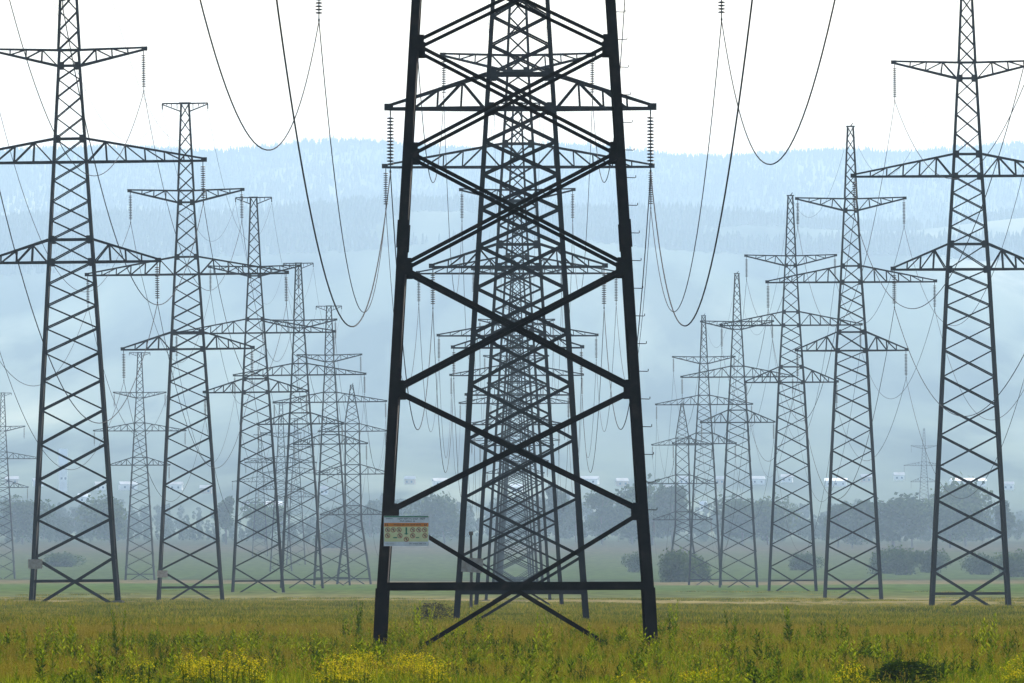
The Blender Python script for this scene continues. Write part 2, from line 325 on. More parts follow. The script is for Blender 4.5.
def make_pylon(kind, name='lattice_pylon'):
    """lattice tower; returns the root and its (child, grandchildren) list"""
    tp = 'R' if kind.endswith('_r') else ('A' if kind == 'angle' else 'T')
    sp = SPEC[tp]; main = kind == 'main'; near = kind in ('main', 'near', 'near_r')
    lw = .192 if main else (.235 if near else .26); bw = .07 if main else (.092 if near else .11)
    if kind == 'angle': lw, bw = .3, .15
    st = M['steel'] if main else M['steel_far']
    root = bpy.data.objects.new(name, None); COL.objects.link(root); kids = []
    ks = {}
    def add(o, gs=()): kids.append((o, list(gs))); return o
    htop = sp['nodes'][-1]; N = sp['nodes']
    # legs
    for sx_ in (-1, 1):
        for sy_ in (-1, 1):
            m = MB()
            
            for j, h in enumerate([0]+[x for x in N[1:] if x in N]):
                p = corner(sp, h, sx_, sy_)
                if j == 0: continue
                q = corner(sp, N[j-1], sx_, sy_) if j > 1 else corner(sp, 0, sx_, sy_)+Vector((sx_*.035, sy_*.035, -.6))
                k = lw*(1-.45*(h/htop))
                if main:
                    m.angle(q, p+Vector((0,0,.002)), (-sx_,0,0), (0,-sy_,0), k, .03)
                    m.angle(q+Vector((-sx_*.04,-sy_*.04,0)), p+Vector((-sx_*.04,-sy_*.04,0)), (-sx_,0,0), (0,-sy_,0), k-.055, .024)
                else:
                    off = Vector((-sx_*k/2, -sy_*k/2, 0)); m.beam(q+off, p+off, k, k, up=(0,1,0))
            if main:   # splice covers where leg sections join
                for hs, ln, ex in ((.3,1.3,.015),(7.35,.5,.02),(12.4,.5,.02),(18.6,.5,.02),(24.9,.4,.015)):
                    a = corner(sp, hs-ln/2 if hs > 1 else -.45, sx_, sy_); b_ = corner(sp, hs+ln/2, sx_, sy_)
                    e = Vector((sx_*ex, sy_*ex, 0)); k = lw*(1-.45*(hs/htop))+ex+.012
                    m.angle(a+e, b_+e, (-sx_,0,0), (0,-sy_,0), k, .018)
            lg = m.build('leg', st, root); gs = []
            if main and sx_ == 1 and sy_ == -1:
                pm = MB(); pm.tube([(0,0,0),(.145,0,-.004),(.158,0,.0),(.16,0,.04)], .0085, 6); pmesh = pm.mesh('step_peg', st)
                for k in range(48):
                    h = 2.35+k*.5; c = corner(sp, h, 1, -1)
                    o = link('step_peg', pmesh, lg); o.location = c+Vector((0, .03, 0)); gs.append(o)
            add(lg, gs)
            ft = MB(); c = corner(sp, 0, sx_, sy_)
            ft.box((c.x-sx_*.1, c.y-sy_*.1, -.55), (.62,.62,.7)); ft.box((c.x-sx_*.1, c.y-sy_*.1, -.18), (.42,.42,.04))
            add(ft.build('footing', M['concrete'], root))
    # diagonal braces of the four faces
    rest = MB(); cnt = 0
    def brace(p, q, nrm, inward, k):
        nonlocal cnt
        m = MB() if (near and cnt < 96) else rest
        d = (q-p).normalized(); side = d.cross(nrm).normalized()
        if side.z < 0: side = -side
        off = nrm*(-.012-(0.045+k*.5 if inward else 0))
        if main or near:
            m.angle(p+off-side*k/2, q+off-side*k/2, side, -nrm, k, k*.16)
        else:
            m.beam(p+off, q+off, k*.8, k, up=nrm)
        if m is not rest: add(m.build('brace', st, root)); cnt += 1
    FC = [((0,-1,0),(-1,-1),(1,-1)), ((0,1,0),(1,1),(-1,1)), ((-1,0,0),(-1,1),(-1,-1)), ((1,0,0),(1,-1),(1,1))]
    for j in range(len(N)-1):
        h0, h1 = N[j], N[j+1]; k = bw*(1.1-.5*h0/htop)
        for nrm, a, b_ in FC:
            n_ = Vector(nrm); in_ = lw*.35
            A0, B0, A1, B1 = corner(sp,h0,*a), corner(sp,h0,*b_), corner(sp,h1,*a), corner(sp,h1,*b_)
            if j == 0:
                u = (B0-A0).normalized(); A0 = A0+u*.5+Vector((0,0,-.34)); B0 = B0-u*.5+Vector((0,0,-.34))
            u = (B1-A1).normalized()*lw*.4
            brace(A0+(u if j else Vector()), B1-u, n_, False, k); brace(B0-(u if j else Vector()), A1+u, n_, True, k)
    # horizontal struts: low belt and at every arm chord
    belts = [.98] + [h for a in sp['arms'] for h in a[:2]]
    for hb_ in belts:
        for nrm, a, b_ in FC:
            n_ = Vector(nrm); p, q = corner(sp,hb_,*a), corner(sp,hb_,*b_); u = (q-p).normalized()
            k = .15 if hb_ < 2 else .11
            if not main: k *= 1.1
            m = MB(); o_ = n_*-(.075 if hb_ < 2 else .02)
            m.angle(p+o_+u*.05-Vector((0,0,k/2)), q+o_-u*.05-Vector((0,0,k/2)), (0,0,1), -n_, k, k*.16)
            if near: add(m.build('strut', st, root))
            else: rest.add(m.v, m.f)
    # gusset plates
    if near:
        for j in range(1, len(N)-1):
            if not main and N[j] not in belts: continue
            for nrm, a, b_ in FC:
                n_ = Vector(nrm); g = .3 if main else .42
                for c_, sg in ((a, 1), (b_, -1)):
                    c = corner(sp, N[j], *c_); oth = corner(sp, N[j], *(b_ if sg == 1 else a)); u = (oth-c).normalized()
                    rest_c = c+u*(lw*.5+g*.28)-n_*.018
                    rest.beam(rest_c-Vector((0,0,g*.5)), rest_c+Vector((0,0,g*.5)), .012 if abs(n_.x) > .5 else g*.62, g*.62 if abs(n_.x) > .5 else .012, up=(0,1,0))
    # peak above the upper arm
    w1 = sp['w'](htop)/2; w2 = sp['topw']/2; hp = sp['top']; pk = MB(); n5 = 6
    def pc(t, a, b_): ww = w1+(w2-w1)*t; return Vector((a*ww, b_*ww, htop+(hp-htop)*t))
    for a in (-1,1):
        for b_ in (-1,1):
            pk.beam(pc(0,a,b_), pc(1,a,b_), .12 if near else .15, up=(0,1,0))
    for i in range(n5):
        t0, t1 = i/n5, (i+1)/n5
        for nrm, a, b_ in FC:
            n_ = Vector(nrm)*-.02
            pk.beam(pc(t0,*a)+n_, pc(t1,*b_)+n_, .06, .07); pk.beam(pc(t0,*b_)+n_*3, pc(t1,*a)+n_*3, .06, .07)
    pk.box((0,0,hp+.04), (sp['topw']+.25, sp['topw']+.25, .1))
    if not sp['bar']: pk.beam((0,0,hp), (.22,0,hp+.35), .08)
    add(pk.build('peak', st, root))
    # cross arms with their insulator strings
    ends = []
    def arm(h0, h1, L, inv, sg, main_arm=True):
        m = MB(); cw = .13 if near else .15; ws = sp['w'](h0)/2; wt = sp['w'](h1)/2
        if inv:  tipz_top, tipz_bot = h1+.1, h1-.02
        else:    tipz_top, tipz_bot = h0+.14, h0
        nseg = max(4, int(round((L-ws)/1.05)))
        def P(t, top, yy):
            x0 = wt if top else ws; y0 = wt if top else ws; z0 = h1 if top else h0; z1 = tipz_top if top else tipz_bot
            return Vector((sg*(x0+(L-x0)*t), yy*(y0+(.07-y0)*t), z0+(z1-z0)*t))
        for yy in (-1, 1):
            m.beam(P(0,0,yy), P(1,0,yy), cw, cw); m.beam(P(0,1,yy), P(1,1,yy), cw*.8, cw*.8)
            for i in range(1, nseg):
                t = i/nseg; m.beam(P(t,0,yy), P(t,1,yy), .06, .07, up=(1,0,0))
                tn = (i+1)/nseg
                if i < nseg-1: m.beam(P(t,1,yy), P(tn,0,yy), .055, .065) if (i%1 == 0) else None
            m.beam(P(0,0,yy)+Vector((0,.0,0)), P(1/nseg,1,yy), .055, .065)
        for i in range(nseg):
            t, tn = i/nseg, (i+1)/nseg
            m.beam(P(t,0,-1), P(tn,0,1), .055, .05); m.beam(P(tn,0,-1), P(tn,0,1), .05, .05); m.beam(P(t,1,1), P(tn,1,-1), .05, .05)
        m.box((sg*(L+.04),0,(tipz_top+tipz_bot)/2), (.34,.24,abs(tipz_top-tipz_bot)+.12))
        add(m.build('cross_arm', st, root))
        zt = min(tipz_bot, tipz_top)-.06
        ins = link('insulator_string', INS[near], root); ins.location = (sg*(L-.02), 0, zt); add(ins)
        ends.append(Vector((sg*(L-.02), 0, zt-STR)))
    for h0, h1, L, inv in sp['arms']:
        for sg in (-1, 1): arm(h0, h1, L, inv, sg)
    for sg in ((-1, 1) if sp['bar'] else ()):
        m = MB(); B = sp['bar']
        for yy in (-1,1):
            m.beam((0, yy*.28, hp), (sg*B, yy*.05, hp+.02), .1); m.beam((sg*.3, yy*.3, hp-.62), (sg*B, yy*.05, hp-.06), .08)
            for t in (.35,.6,.8): m.beam((sg*B*t, yy*.2, hp), (sg*B*t, yy*.2, hp-.62*(1-t)), .05)
        m.tube([(sg*B,0,hp),(sg*B,0,hp-.45)], .05, 5)
        add(m.build('earth_wire_bracket', st, root)); ends.append(Vector((sg*B, 0, hp-.5)))
    if not sp['bar']: ends.append(Vector((0, 0, hp+.2)))
    br = rest.build('bracing', st, root)
    if near: br['kind'] = 'stuff'; br['label'] = 'upper bracing and gusset plates too many to count'
    add(br)
    return root, kids, ends
PROTO = {}
for t in ALLT:
    k = t['kind']
    if k not in PROTO: root, kids, ends = PROTO[k] = make_pylon(k)
    else: root = copy_thing(PROTO[k][0], PROTO[k][1]); ends = PROTO[k][2]
    root.location = (t['x'], t['d'], t['z']); root.rotation_euler = (0, R(-t['lean']), 0)
    tag(root, t['label'], 'pylon', {'middle':'pylons of the middle row','left':'pylons of the left row','right':'pylons of the right row','far':'hazy far pylons of other rows'}[t['row']])
    t['root'] = root; mw = Matrix.LocRotScale(root.location, root.rotation_euler, None); t['ends'] = [mw@e for e in ends]; t['n_end'] = len(ends)

# ------------------------------------------------------------------ wires
ORD = ['unseen','first','second','third','fourth','fifth','sixth','seventh','eighth','ninth']
NAMES = ['left lower','right lower','left middle','right middle','left upper','right upper']
def wire(a, b_, sag, r, label, group):
    m = MB(); n = 44; mid = (a+b_)/2
    pts = [a.lerp(b_, i/n)-Vector((0,0,4*sag*(i/n)*(1-i/n))) for i in range(n+1)]
    m.tube([p-mid for p in pts], r, 5); o = m.build('power_wire', M['wire']); o.location = mid
    tag(o, label, 'wire', group)
for row, nm, first, nmax in ((rowC,'middle',1,6), (rowL,'left',0,6), (rowR,'right',0,6)):
    for i in range(min(nmax, len(row)-1)):
        A, B = row[i], row[i+1]; span = B['d']-A['d']; sg = 8.3*(span/295.6)**2
        oa, ob = ORD[i+first], ORD[i+first+1]
        for e in range(6):
            r = .021 if A['d'] < 700 else .018
            wire(A['ends'][e], B['ends'][e], sg+((.45 if e == 2 else .95 if e == 3 else 0) if A['kind'] == 'main' else 0), r, f'sagging wire from {NAMES[e]} arm of {oa} to {ob} pylon, {nm} row', f'wires of the {nm} row')
        ea, eb = A['ends'][6:], B['ends'][6:]
        if len(ea) == len(eb):
            for q, (p1, p2) in enumerate(zip(ea, eb)):
                sd_ = ['left','right'][q]+' ' if len(ea) == 2 else ''
                wire(p1, p2, sg*.75, .011, f'thin {sd_}earth wire between the tops of {oa} and {ob} pylons, {nm} row', f'wires of the {nm} row')

# ------------------------------------------------------------------ signs
def make_sign(clean):
    W, H = .81, .545
    r = bpy.data.objects.new('warning_sign', None); COL.objects.link(r); kids = []
    p = MB(); p.box((0,0,0), (W,.004,H)); kids.append(p.build('plate', M['sign_white'] if clean else M['sign_old'], r))
    if not clean: return r, kids
    def part(nm, m, f):
        q = MB(); f(q); kids.append(q.build(nm, m, r))
    y = -.0045
    part('top_edge', M['sign_green'], lambda q: q.box((0,y,H/2-.014), (W-.01,.004,.022)))
    part('orange_band', M['sign_orange'], lambda q: q.box((0,y,H/2-.16), (W-.012,.004,.066)))
    part('yellow_panel', M['sign_yellow'], lambda q: q.box((0,y,-.055), (W-.02,.004,.27)))
    def txt(q, x0, x1, z, h, yy=-.0085):
        # a line of small print: word-long groups of short strokes
        x = x0
        while x < x1:
            n = random.randint(3, 8)
            for i in range(n):
                if x > x1: break
                q.box((x, yy, z), (h*.22,.002,h)); 
                if random.random() < .6: q.box((x+h*.25, yy+.0002, z+random.choice((-h*.4,0,h*.4))), (h*.5,.002,h*.2))
                x += h*.72
            x += h*.6
    def head(q):
        txt(q, -.15, .2, H/2-.052, .026, -.0045); txt(q, -.11, .16, H/2-.096, .024, -.0045)
        txt(q, -.36, -.24, H/2-.05, .018, -.0045); txt(q, .26, .34, H/2-.05, .03, -.0045)
        txt(q, .06, .38, -H/2+.045, .022, -.0045); txt(q, -.38, -.22, -H/2+.04, .014, -.0045)
    part('printed_lettering', M['sign_dark'], head)
    part('band_lettering', M['sign_dark'], lambda q: (txt(q,-.22,.26,H/2-.16,.026), txt(q,-.37,-.33,H/2-.16,.04), txt(q,.33,.37,H/2-.16,.04)))
    part('green_figures', M['sign_green'], lambda q: (q.box((0,-.0085,.0),(.028,.002,.13)), q.box((-.2,-.0085,-.12),(.07,.002,.02)), q.box((.2,-.0085,-.12),(.06,.002,.014)), q.box((0,-.0088,-.05),(.07,.002,.012))))
    ring = []
    for cx, cz in ((-.335,.02),(-.235,.02),(-.13,.02),(.115,.02),(.225,.02),(.33,.02),(-.335,-.085),(-.115,-.085),(.115,-.085),(.335,-.085),(0,-.15)):
        q = MB(); n = 20; ro, ri = .045, .034; yy = -.0085
        vs_ = [(rr*math.cos(2*math.pi*i/n), yy, rr*math.sin(2*math.pi*i/n)) for rr in (ro, ri) for i in range(n)]
        q.add(vs_, [(i,(i+1)%n,n+(i+1)%n,n+i) for i in range(n)])
        q.beam((-.027,yy+.0004,.027), (.027,yy+.0004,-.027), .002, .009, up=(1,0,1))
        k = random.random(); q.box((.008*k,yy+.0011,0), (.014,.002,.045), 1); q.box((0,yy+.0014,-.01+.02*k), (.034,.002,.012), 1)
        o = q.build('prohibition_symbol', [M['sign_red'], M['sign_dark']], r); o.location = (cx,0,cz); kids.append(o)
    return r, kids
c1 = rowC[0]
sg1, _ = make_sign(True)
sg1.location = ((406.3-512)*270/F, 269.98, CAMZ+(HY-531)*270/F); sg1.rotation_euler = (R(-1), 0, R(2))
tag(sg1, 'white warning plate with orange band and prohibition symbols on the front pylon leg', 'sign')
sg2, k2 = make_sign(False)
for i, (t, dx, h, rz, lab) in enumerate(((rowC[1], .45, 2.0, 4, 'faded brownish plate on the left leg of the second middle pylon'),
    (rowL[1], .1, 1.95, 0, 'small pale plate low on the left leg of the pylon nearest the left edge'),
    (rowL[2], .2, 2.0, 0, 'small pale plate low on left leg of the second full left pylon'))):
    o = sg2 if i == 0 else copy_thing(sg2, [(k, []) for k in k2])
    o.location = (t['x']-2.3+dx, t['d']-2.55, t['z']+h); o.rotation_euler = (0, R(rz), R(3)); tag(o, lab, 'sign')
pm = MB(); pm.tube([(0,0,-.3),(.02,0,2),(0,0,4.1)], [.09,.08,.06], 7); pm.box((0,0,4.05), (.22,.16,.2))
po = pm.build('marker_post', M['wood']); px_ = (471-512)*800/F; po.location = (px_, 800, gz(px_, 800)); tag(po, 'slim dark post standing between the legs of the second middle pylon', 'post')

# ------------------------------------------------------------------ vegetation helpers
def blade(m, x, y, h, wdt, lean, az, mi=0, segs=3, z0=0.0):
    ca, sa = math.cos(az), math.sin(az); pa = az+random.uniform(-1,1)+math.pi/2; px, py = math.cos(pa)*wdt/2, math.sin(pa)*wdt/2
    vs_ = []
    for i in range(segs+1):
        t = i/segs; k = lean*t*t*h; zz = z0+h*t*(1-.25*lean*t); ww = (1-t**1.6) if i < segs else .12
        vs_ += [(x+ca*k-px*ww, y+sa*k-py*ww, zz), (x+ca*k+px*ww, y+sa*k+py*ww, zz)]
    m.add(vs_, [(2*i,2*i+1,2*i+3,2*i+2) for i in range(segs)], mi)
def leaf(m, p, d, L, W, mi=0, droop=.3):
    p = Vector(p); d = Vector(d).normalized(); s = d.cross(Vector((0,0,1)))
    s = s.normalized() if s.length > .01 else Vector((1,0,0)); s = (s+Vector((0,0,random.uniform(-.6,.6)))).normalized()
    a = p+d*L*.45+s*W/2; b_ = p+d*L*.45-s*W/2; c = p+d*L-Vector((0,0,L*droop))
    m.add([p, a, c, b_], [(0,1,2,3)], mi)
def scatter(name, mesh_list, pts, scales, kind='stuff'):
    """one object: instances of the given meshes on points through geometry nodes"""
    src = bpy.data.collections.new(name+'_sources')
    for me_ in mesh_list: src.objects.link(bpy.data.objects.new(name+'_source', me_))
    me_ = bpy.data.meshes.new(name); me_.from_pydata([tuple(p) for p in pts], [], [])
    at = me_.attributes.new('sc', 'FLOAT', 'POINT'); at.data.foreach_set('value', np.asarray(scales, dtype=np.float32))
    at = me_.attributes.new('rz', 'FLOAT', 'POINT'); at.data.foreach_set('value', rng.uniform(0, 6.283, len(pts)).astype(np.float32))
    o = link(name, me_); tag(o, kind=kind)
    g = bpy.data.node_groups.new(name+'_scatter', 'GeometryNodeTree')
    g.interface.new_socket('Geometry', in_out='INPUT', socket_type='NodeSocketGeometry'); g.interface.new_socket('Geometry', in_out='OUTPUT', socket_type='NodeSocketGeometry')
    n = g.nodes; l = g.links
    gi = n.new('NodeGroupInput'); go = n.new('NodeGroupOutput'); mp = n.new('GeometryNodeMeshToPoints'); ip = n.new('GeometryNodeInstanceOnPoints')
    ci = n.new('GeometryNodeCollectionInfo'); ci.inputs['Collection'].default_value = src; ci.inputs['Separate Children'].default_value = True; ci.inputs['Reset Children'].default_value = True
    ip.inputs['Pick Instance'].default_value = True
    ri = n.new('FunctionNodeRandomValue'); ri.data_type = 'INT'; ri.inputs[4].default_value = 0; ri.inputs[5].default_value = len(mesh_list)-1
    a1 = n.new('GeometryNodeInputNamedAttribute'); a1.data_type = 'FLOAT'; a1.inputs[0].default_value = 'sc'
    a2 = n.new('GeometryNodeInputNamedAttribute'); a2.data_type = 'FLOAT'; a2.inputs[0].default_value = 'rz'
    cx = n.new('ShaderNodeCombineXYZ'); l.new(a2.outputs[0], cx.inputs[2])
    l.new(gi.outputs[0], mp.inputs[0]); l.new(mp.outputs[0], ip.inputs['Points']); l.new(ci.outputs[0], ip.inputs['Instance'])
    l.new(ri.outputs[2], ip.inputs['Instance Index']); l.new(a1.outputs[0], ip.inputs['Scale']); l.new(cx.outputs[0], ip.inputs['Rotation'])
    l.new(ip.outputs[0], go.inputs[0])
    md = o.modifiers.new('scatter', 'NODES'); md.node_group = g
    return o
def fan_points(n, d0, d1, spread, power=1.0):
    """points over the wedge seen by a long lens (a bit wider), even per square metre when power = 1"""
    u = rng.random(n); d = np.sqrt(d0**2+(d1**2-d0**2)*u) if power == 1 else d0*(d1/d0)**u
    x = (d*spread+7)*(rng.random(n)*2-1); return x, d
def vnoise(x, y, s, seed=0):
    return np.array([noise.noise((a*s+seed, b*s*.35, seed*1.7)) for a, b in zip(x, y)])

# near meadow grass: tufts
tufts = []
for k in range(7):
    m = MB()
    for i in range(46):
        a = random.uniform(0, 6.28); r_ = random.random()**.6*.34
        blade(m, r_*math.cos(a), r_*math.sin(a), random.uniform(.16,.40), random.uniform(.006,.013), random.uniform(.1,.9), random.uniform(0,6.28), 1 if random.random() < .07 else 0)
    for i in range(1 if k % 2 else 0):       # seed heads
        a = random.uniform(0, 6.28); x, y = .2*math.cos(a), .2*math.sin(a); h = random.uniform(.38,.56)
        blade(m, x, y, h, .006, .25, a, 1); 
        for q in range(7): leaf(m, (x+math.cos(a)*.25*h*.9+random.uniform(-.01,.01), y+math.sin(a)*.25*h*.9, h*(.78+.024*q)), (random.uniform(-1,1),random.uniform(-1,1),1.5), .05, .014, 1)
    tufts.append(m.mesh('grass_tuft', [M['grass'], M['straw']]))
x, d = fan_points(42000, 185, 335, .05)
zz = ground(x, d); nn = vnoise(x, d, .22, 3)
scatter('meadow_grass', tufts, np.stack([x, d, zz-.02], 1), .55+.45*np.clip(nn+.25, 0, .9)+rng.uniform(-.15,.15,len(x)))
# farther grass: bigger and sparser clumps
clumps = []
for k in range(5):
    m = MB()
    for i in range(60):
        a = random.uniform(0, 6.28); r_ = random.random()**.5*1.0
        blade(m, r_*math.cos(a), r_*math.sin(a), random.uniform(.15,.38), random.uniform(.03,.055), random.uniform(.1,.8), random.uniform(0,6.28), 1 if random.random() < .12 else 0, segs=2)
    clumps.append(m.mesh('grass_clump', [M['grass_far'], M['straw']]))
x, d = fan_points(40000, 325, 1650, .046, power=0)
nn = vnoise(x, d, .05, 31); kp = nn > (d-1150)/700; x, d = x[kp], d[kp]
zz = ground(x, d); nn = vnoise(x, d, .09, 9)
scatter('far_meadow_grass', clumps, np.stack([x, d, zz-.03], 1), (.55+.5*np.clip(nn+.2, 0, .8)+rng.uniform(-.15,.15,len(x)))*np.where(d > 900, .75, 1))

# dry seeding grass in drifts
dry = []
for k in range(4):
    m = MB()
    for i in range(26):
        a = random.uniform(0, 6.28); r_ = random.random()**.6*.3; h = random.uniform(.3,.52); x0, y0 = r_*math.cos(a), r_*math.sin(a); az = random.uniform(0,6.28); ln = random.uniform(.05,.35)
        blade(m, x0, y0, h, .006, ln, az, 0)
        if i % 2:
            for q in range(6): leaf(m, (x0+math.cos(az)*ln*h*.85+random.uniform(-.008,.008), y0+math.sin(az)*ln*h*.85, h*(.74+.03*q)), (random.uniform(-1,1),random.uniform(-1,1),1.8), .045, .012, 0)
    dry.append(m.mesh('dry_tuft', [M['straw']]))
x, d = fan_points(20000, 190, 420, .05)
nn = vnoise(x, d, .12, 41)+.5*vnoise(x, d, .5, 43); kp = nn > .12; x, d = x[kp], d[kp]
scatter('dry_grass', dry, np.stack([x, d, ground(x, d)-.02], 1), rng.uniform(.55,.95,len(x)))
# leafy weeds mixed in the meadow
def weed_mesh(h, n, L, W, up, dark=False, name='weed'):
    m = MB(); ns = 1 if n < 40 else 3
    for s_ in range(ns):
        ox, oy = (0,0) if ns == 1 else (random.uniform(-.1,.1), random.uniform(-.1,.1)); lx, ly = random.uniform(-.12,.12)*h, random.uniform(-.12,.12)*h
        hh = h*random.uniform(.8,1)
        pts = [Vector((ox+lx*t*t, oy+ly*t*t, hh*t)) for t in (0,.25,.5,.75,1)]
        m.tube(pts, [.007,.006,.005,.004,.002], 5, 0)
        for i in range(n//ns):
            t = .12+.88*i/(n//ns); az = i*2.4+random.uniform(-.4,.4); p = Vector((ox+lx*t*t, oy+ly*t*t, hh*t)); k = 1.15-.75*t
            leaf(m, p, (math.cos(az), math.sin(az), up+t*.9), L*k*random.uniform(.8,1.2), W*k, 0, droop=.12)
    return m.mesh(name, [M['dark_leaf'] if dark else M['weed']])
weeds = [weed_mesh(random.uniform(.4,.62), random.choice((30,54,75)), random.uniform(.12,.18), random.uniform(.03,.055), random.uniform(.2,.8)) for _ in range(6)]
x, d = fan_points(3900, 185, 330, .05)
nn = vnoise(x, d, .5, 21)+.4*rng.standard_normal(len(x)); kp = nn > .1; x, d = x[kp], d[kp]
scatter('meadow_weeds', weeds, np.stack([x, d, ground(x, d)], 1), rng.uniform(.7,1.15,len(x)))
darkw = [weed_mesh(random.uniform(.35,.5), 54, .12, .045, .5, True) for _ in range(3)]
x, d = fan_points(1500, 188, 290, .05)
nn = vnoise(x, d, .35, 61); kp = nn > .1; x, d = x[kp], d[kp]
x = np.concatenate([x, rng.uniform(4.6, 6.6, 46)]); d = np.concatenate([d, rng.uniform(205, 245, 46)])
scatter('dark_weeds', darkw, np.stack([x, d, ground(x, d)], 1), rng.uniform(.7,1.05,len(x)))
def flower_mesh():
    m = MB()
    for s_ in range(9):
        a = random.uniform(0,6.28); r_ = random.random()*.16; x0, y0 = r_*math.cos(a), r_*math.sin(a); h = random.uniform(.26,.5)
        m.tube([(x0,y0,0),(x0*1.3,y0*1.3,h)], .004, 4, 0)
        for i in range(9): leaf(m, (x0*(1+.3*i/9),y0*(1+.3*i/9),h*i/10), (math.cos(i*2.4),math.sin(i*2.4),.7), .09, .02, 0)
        for i in range(18):
            q = Vector((x0*1.3+random.gauss(0,.03), y0*1.3+random.gauss(0,.03), h+random.gauss(0,.022)))
            leaf(m, q, (random.uniform(-1,1),random.uniform(-1,1),random.uniform(-.1,.8)), .02, .016, 1, droop=.1)
    return m.mesh('flower_clump', [M['weed'], M['petal']])
fl = [flower_mesh() for _ in range(4)]
pts = []
def at_px(px, py, z=0.0):                    # a spot of ground seen at that pixel
    d = (CAMZ+.35)*F/(py-HY); return ((px-512)*d/F, d)
for cx, cy_, rx, ry, n in ((365,688,34,6,26),(405,692,30,6,22),(345,700,26,6,14),(205,696,30,6,22),(245,704,14,5,4),(440,707,16,5,4),(858,703,14,4,4),(1015,700,5,5,3),(120,712,40,4,2),(640,722,90,6,3)):
    for _ in range(n):
        px, py = random.gauss(cx, rx*.5), cy_+random.gauss(0, ry*.5); a, b_ = at_px(px, max(py, 672)); pts.append((a, b_, gz(a, b_)))
scatter('yellow_wildflowers', fl, pts, rng.uniform(.7,1.15,len(pts)))

# single plants that stand out
def plant(px, py, h, n, L, W, up, label, dark=False, name='leafy_plant', cat='plant'):
    me_ = weed_mesh(h*1.25+.3, int(n*2.2), L*1.25, W*1.7, up, dark, name); a, b_ = at_px(px, py); o = link(name, me_); o.location = (a, b_, gz(a, b_)); o.rotation_euler.z = random.uniform(0,6)
    tag(o, label, cat, 'tall plants in the front meadow')
for a in ((360,641,.62,60,.14,.03,.9,'tall leafy plant just left of the front pylon left leg'),
          (345,646,.5,36,.14,.03,.6,'shorter leafy plant left of the one beside the front left leg'),
          (416,644,.58,60,.14,.03,.9,'upright leafy plant just right of the front pylon left leg'),
          (432,640,.45,36,.12,.025,1.0,'slim leaning plant under the warning sign brace end'),
          (478,642,.5,30,.12,.03,.8,'slim upright plant between the ends of the low cross braces'),
          (672,648,.66,70,.15,.03,.8,'tall bright feathery plant just right of the front pylon right leg'),
          (640,652,.4,36,.14,.03,.6,'low plant at the foot of the front right leg'),
          (735,660,.5,48,.14,.03,.7,'leafy plant in the meadow below the last right row pylons'),
          (788,655,.55,60,.13,.04,.5,'bushy plant below the third pylon from the right'),
          (990,668,.55,48,.14,.03,.8,'tall plant near the lower right corner of the meadow'),
          (68,672,.55,48,.14,.03,.8,'leafy plant below the pylon nearest the left edge'),
          (118,668,.6,48,.13,.03,.9,'upright plant pair below the right leg of the leftmost pylon'),
          (540,668,.5,48,.14,.03,.8,'leafy plant in the lowest meadow under the front pylon centre')):
    plant(*a)
def shrub_mesh(rx, ry, h, n, L, mats, name):
    m = MB()
    for i in range(14):
        a = random.uniform(0,6.28); tip = Vector((rx*.8*math.cos(a)*random.random(), ry*.8*math.sin(a)*random.random(), h*random.uniform(.6,1)))
        m.tube([(0,0,-.02), tip*.5+Vector((0,0,.05)), tip], [.012,.008,.004], 4, 1)
    for i in range(n):
        a = random.uniform(0,6.28); r_ = random.random()**.5; t = random.random(); k = math.sqrt(max(0,1-t*t*.9))
        leaf(m, (rx*r_*k*math.cos(a), ry*r_*k*math.sin(a), h*t), (math.cos(a)+random.uniform(-.7,.7), math.sin(a)+random.uniform(-.7,.7), random.uniform(0,1)), L*random.uniform(.7,1.3), L*.42, 0)
    return m.mesh(name, mats)
a, b_ = at_px(905, 690); o = link('dark_shrub', shrub_mesh(.5,.45,.42,1500,.075,[M['dark_leaf'],M['twig']],'dark_shrub')); o.location = (a, b_, gz(a,b_)); tag(o, 'low dark green shrub at the bottom edge near the right corner', 'shrub')
a, b_ = (434-512)*540/F, 540; o = link('shrub', shrub_mesh(.85,.7,.8,700,.12,[M['twig'],M['twig']],'shrub')); o.location = (a, b_, gz(a,b_)-.05); tag(o, 'dark brushy clump beside the left leg of the second middle pylon', 'shrub')  # pile of dark twiggy brush, modelled as a shrub

# ------------------------------------------------------------------ trees
def crown_mesh(w_, h, n, size, seed, conif=False):
    rd = random.Random(seed); m = MB()
    lob = [(Vector((rd.gauss(0,.2)*w_, rd.gauss(0,.2)*w_, h*rd.uniform(.28,.74))), rd.uniform(.2,.36)*w_) for _ in range(11)]
    for i in range(n):
        c, r_ = rd.choice(lob); v = Vector((rd.gauss(0,1), rd.gauss(0,1), rd.gauss(0,.85))).normalized()*r_*rd.uniform(.55,1.05)
        p = c+v; p.z = max(h*.08, p.z)
        a = Vector((rd.uniform(-1,1), rd.uniform(-1,1), rd.uniform(-1,1))).normalized(); b2 = a.cross(v.normalized()); b2 = b2.normalized() if b2.length > .01 else Vector((0,0,1))
        s_ = size*rd.uniform(.6,1.3); m.add([p-a*s_*.5, p+b2*s_*.4, p+a*s_*.5, p-b2*s_*.4], [(0,1,2,3)])
    return m.mesh('crown', M['tree_leaf'])
def trunk_mesh(w_, h, seed):
    rd = random.Random(seed); m = MB(); m.tube([(0,0,-.4),(.05*w_*rd.uniform(-1,1),0,h*.35),(0,0,h*.75)], [.035*h*.6,.02*h*.8,.006*h], 7)
    for i in range(6):
        a = rd.uniform(0,6.28); t = rd.uniform(.3,.6)*h; m.tube([(0,0,t),(w_*.3*math.cos(a),w_*.3*math.sin(a),t+h*.22)], [.009*h,.003*h], 5)
    return m.mesh('trunk', M['bark'])
TP = []
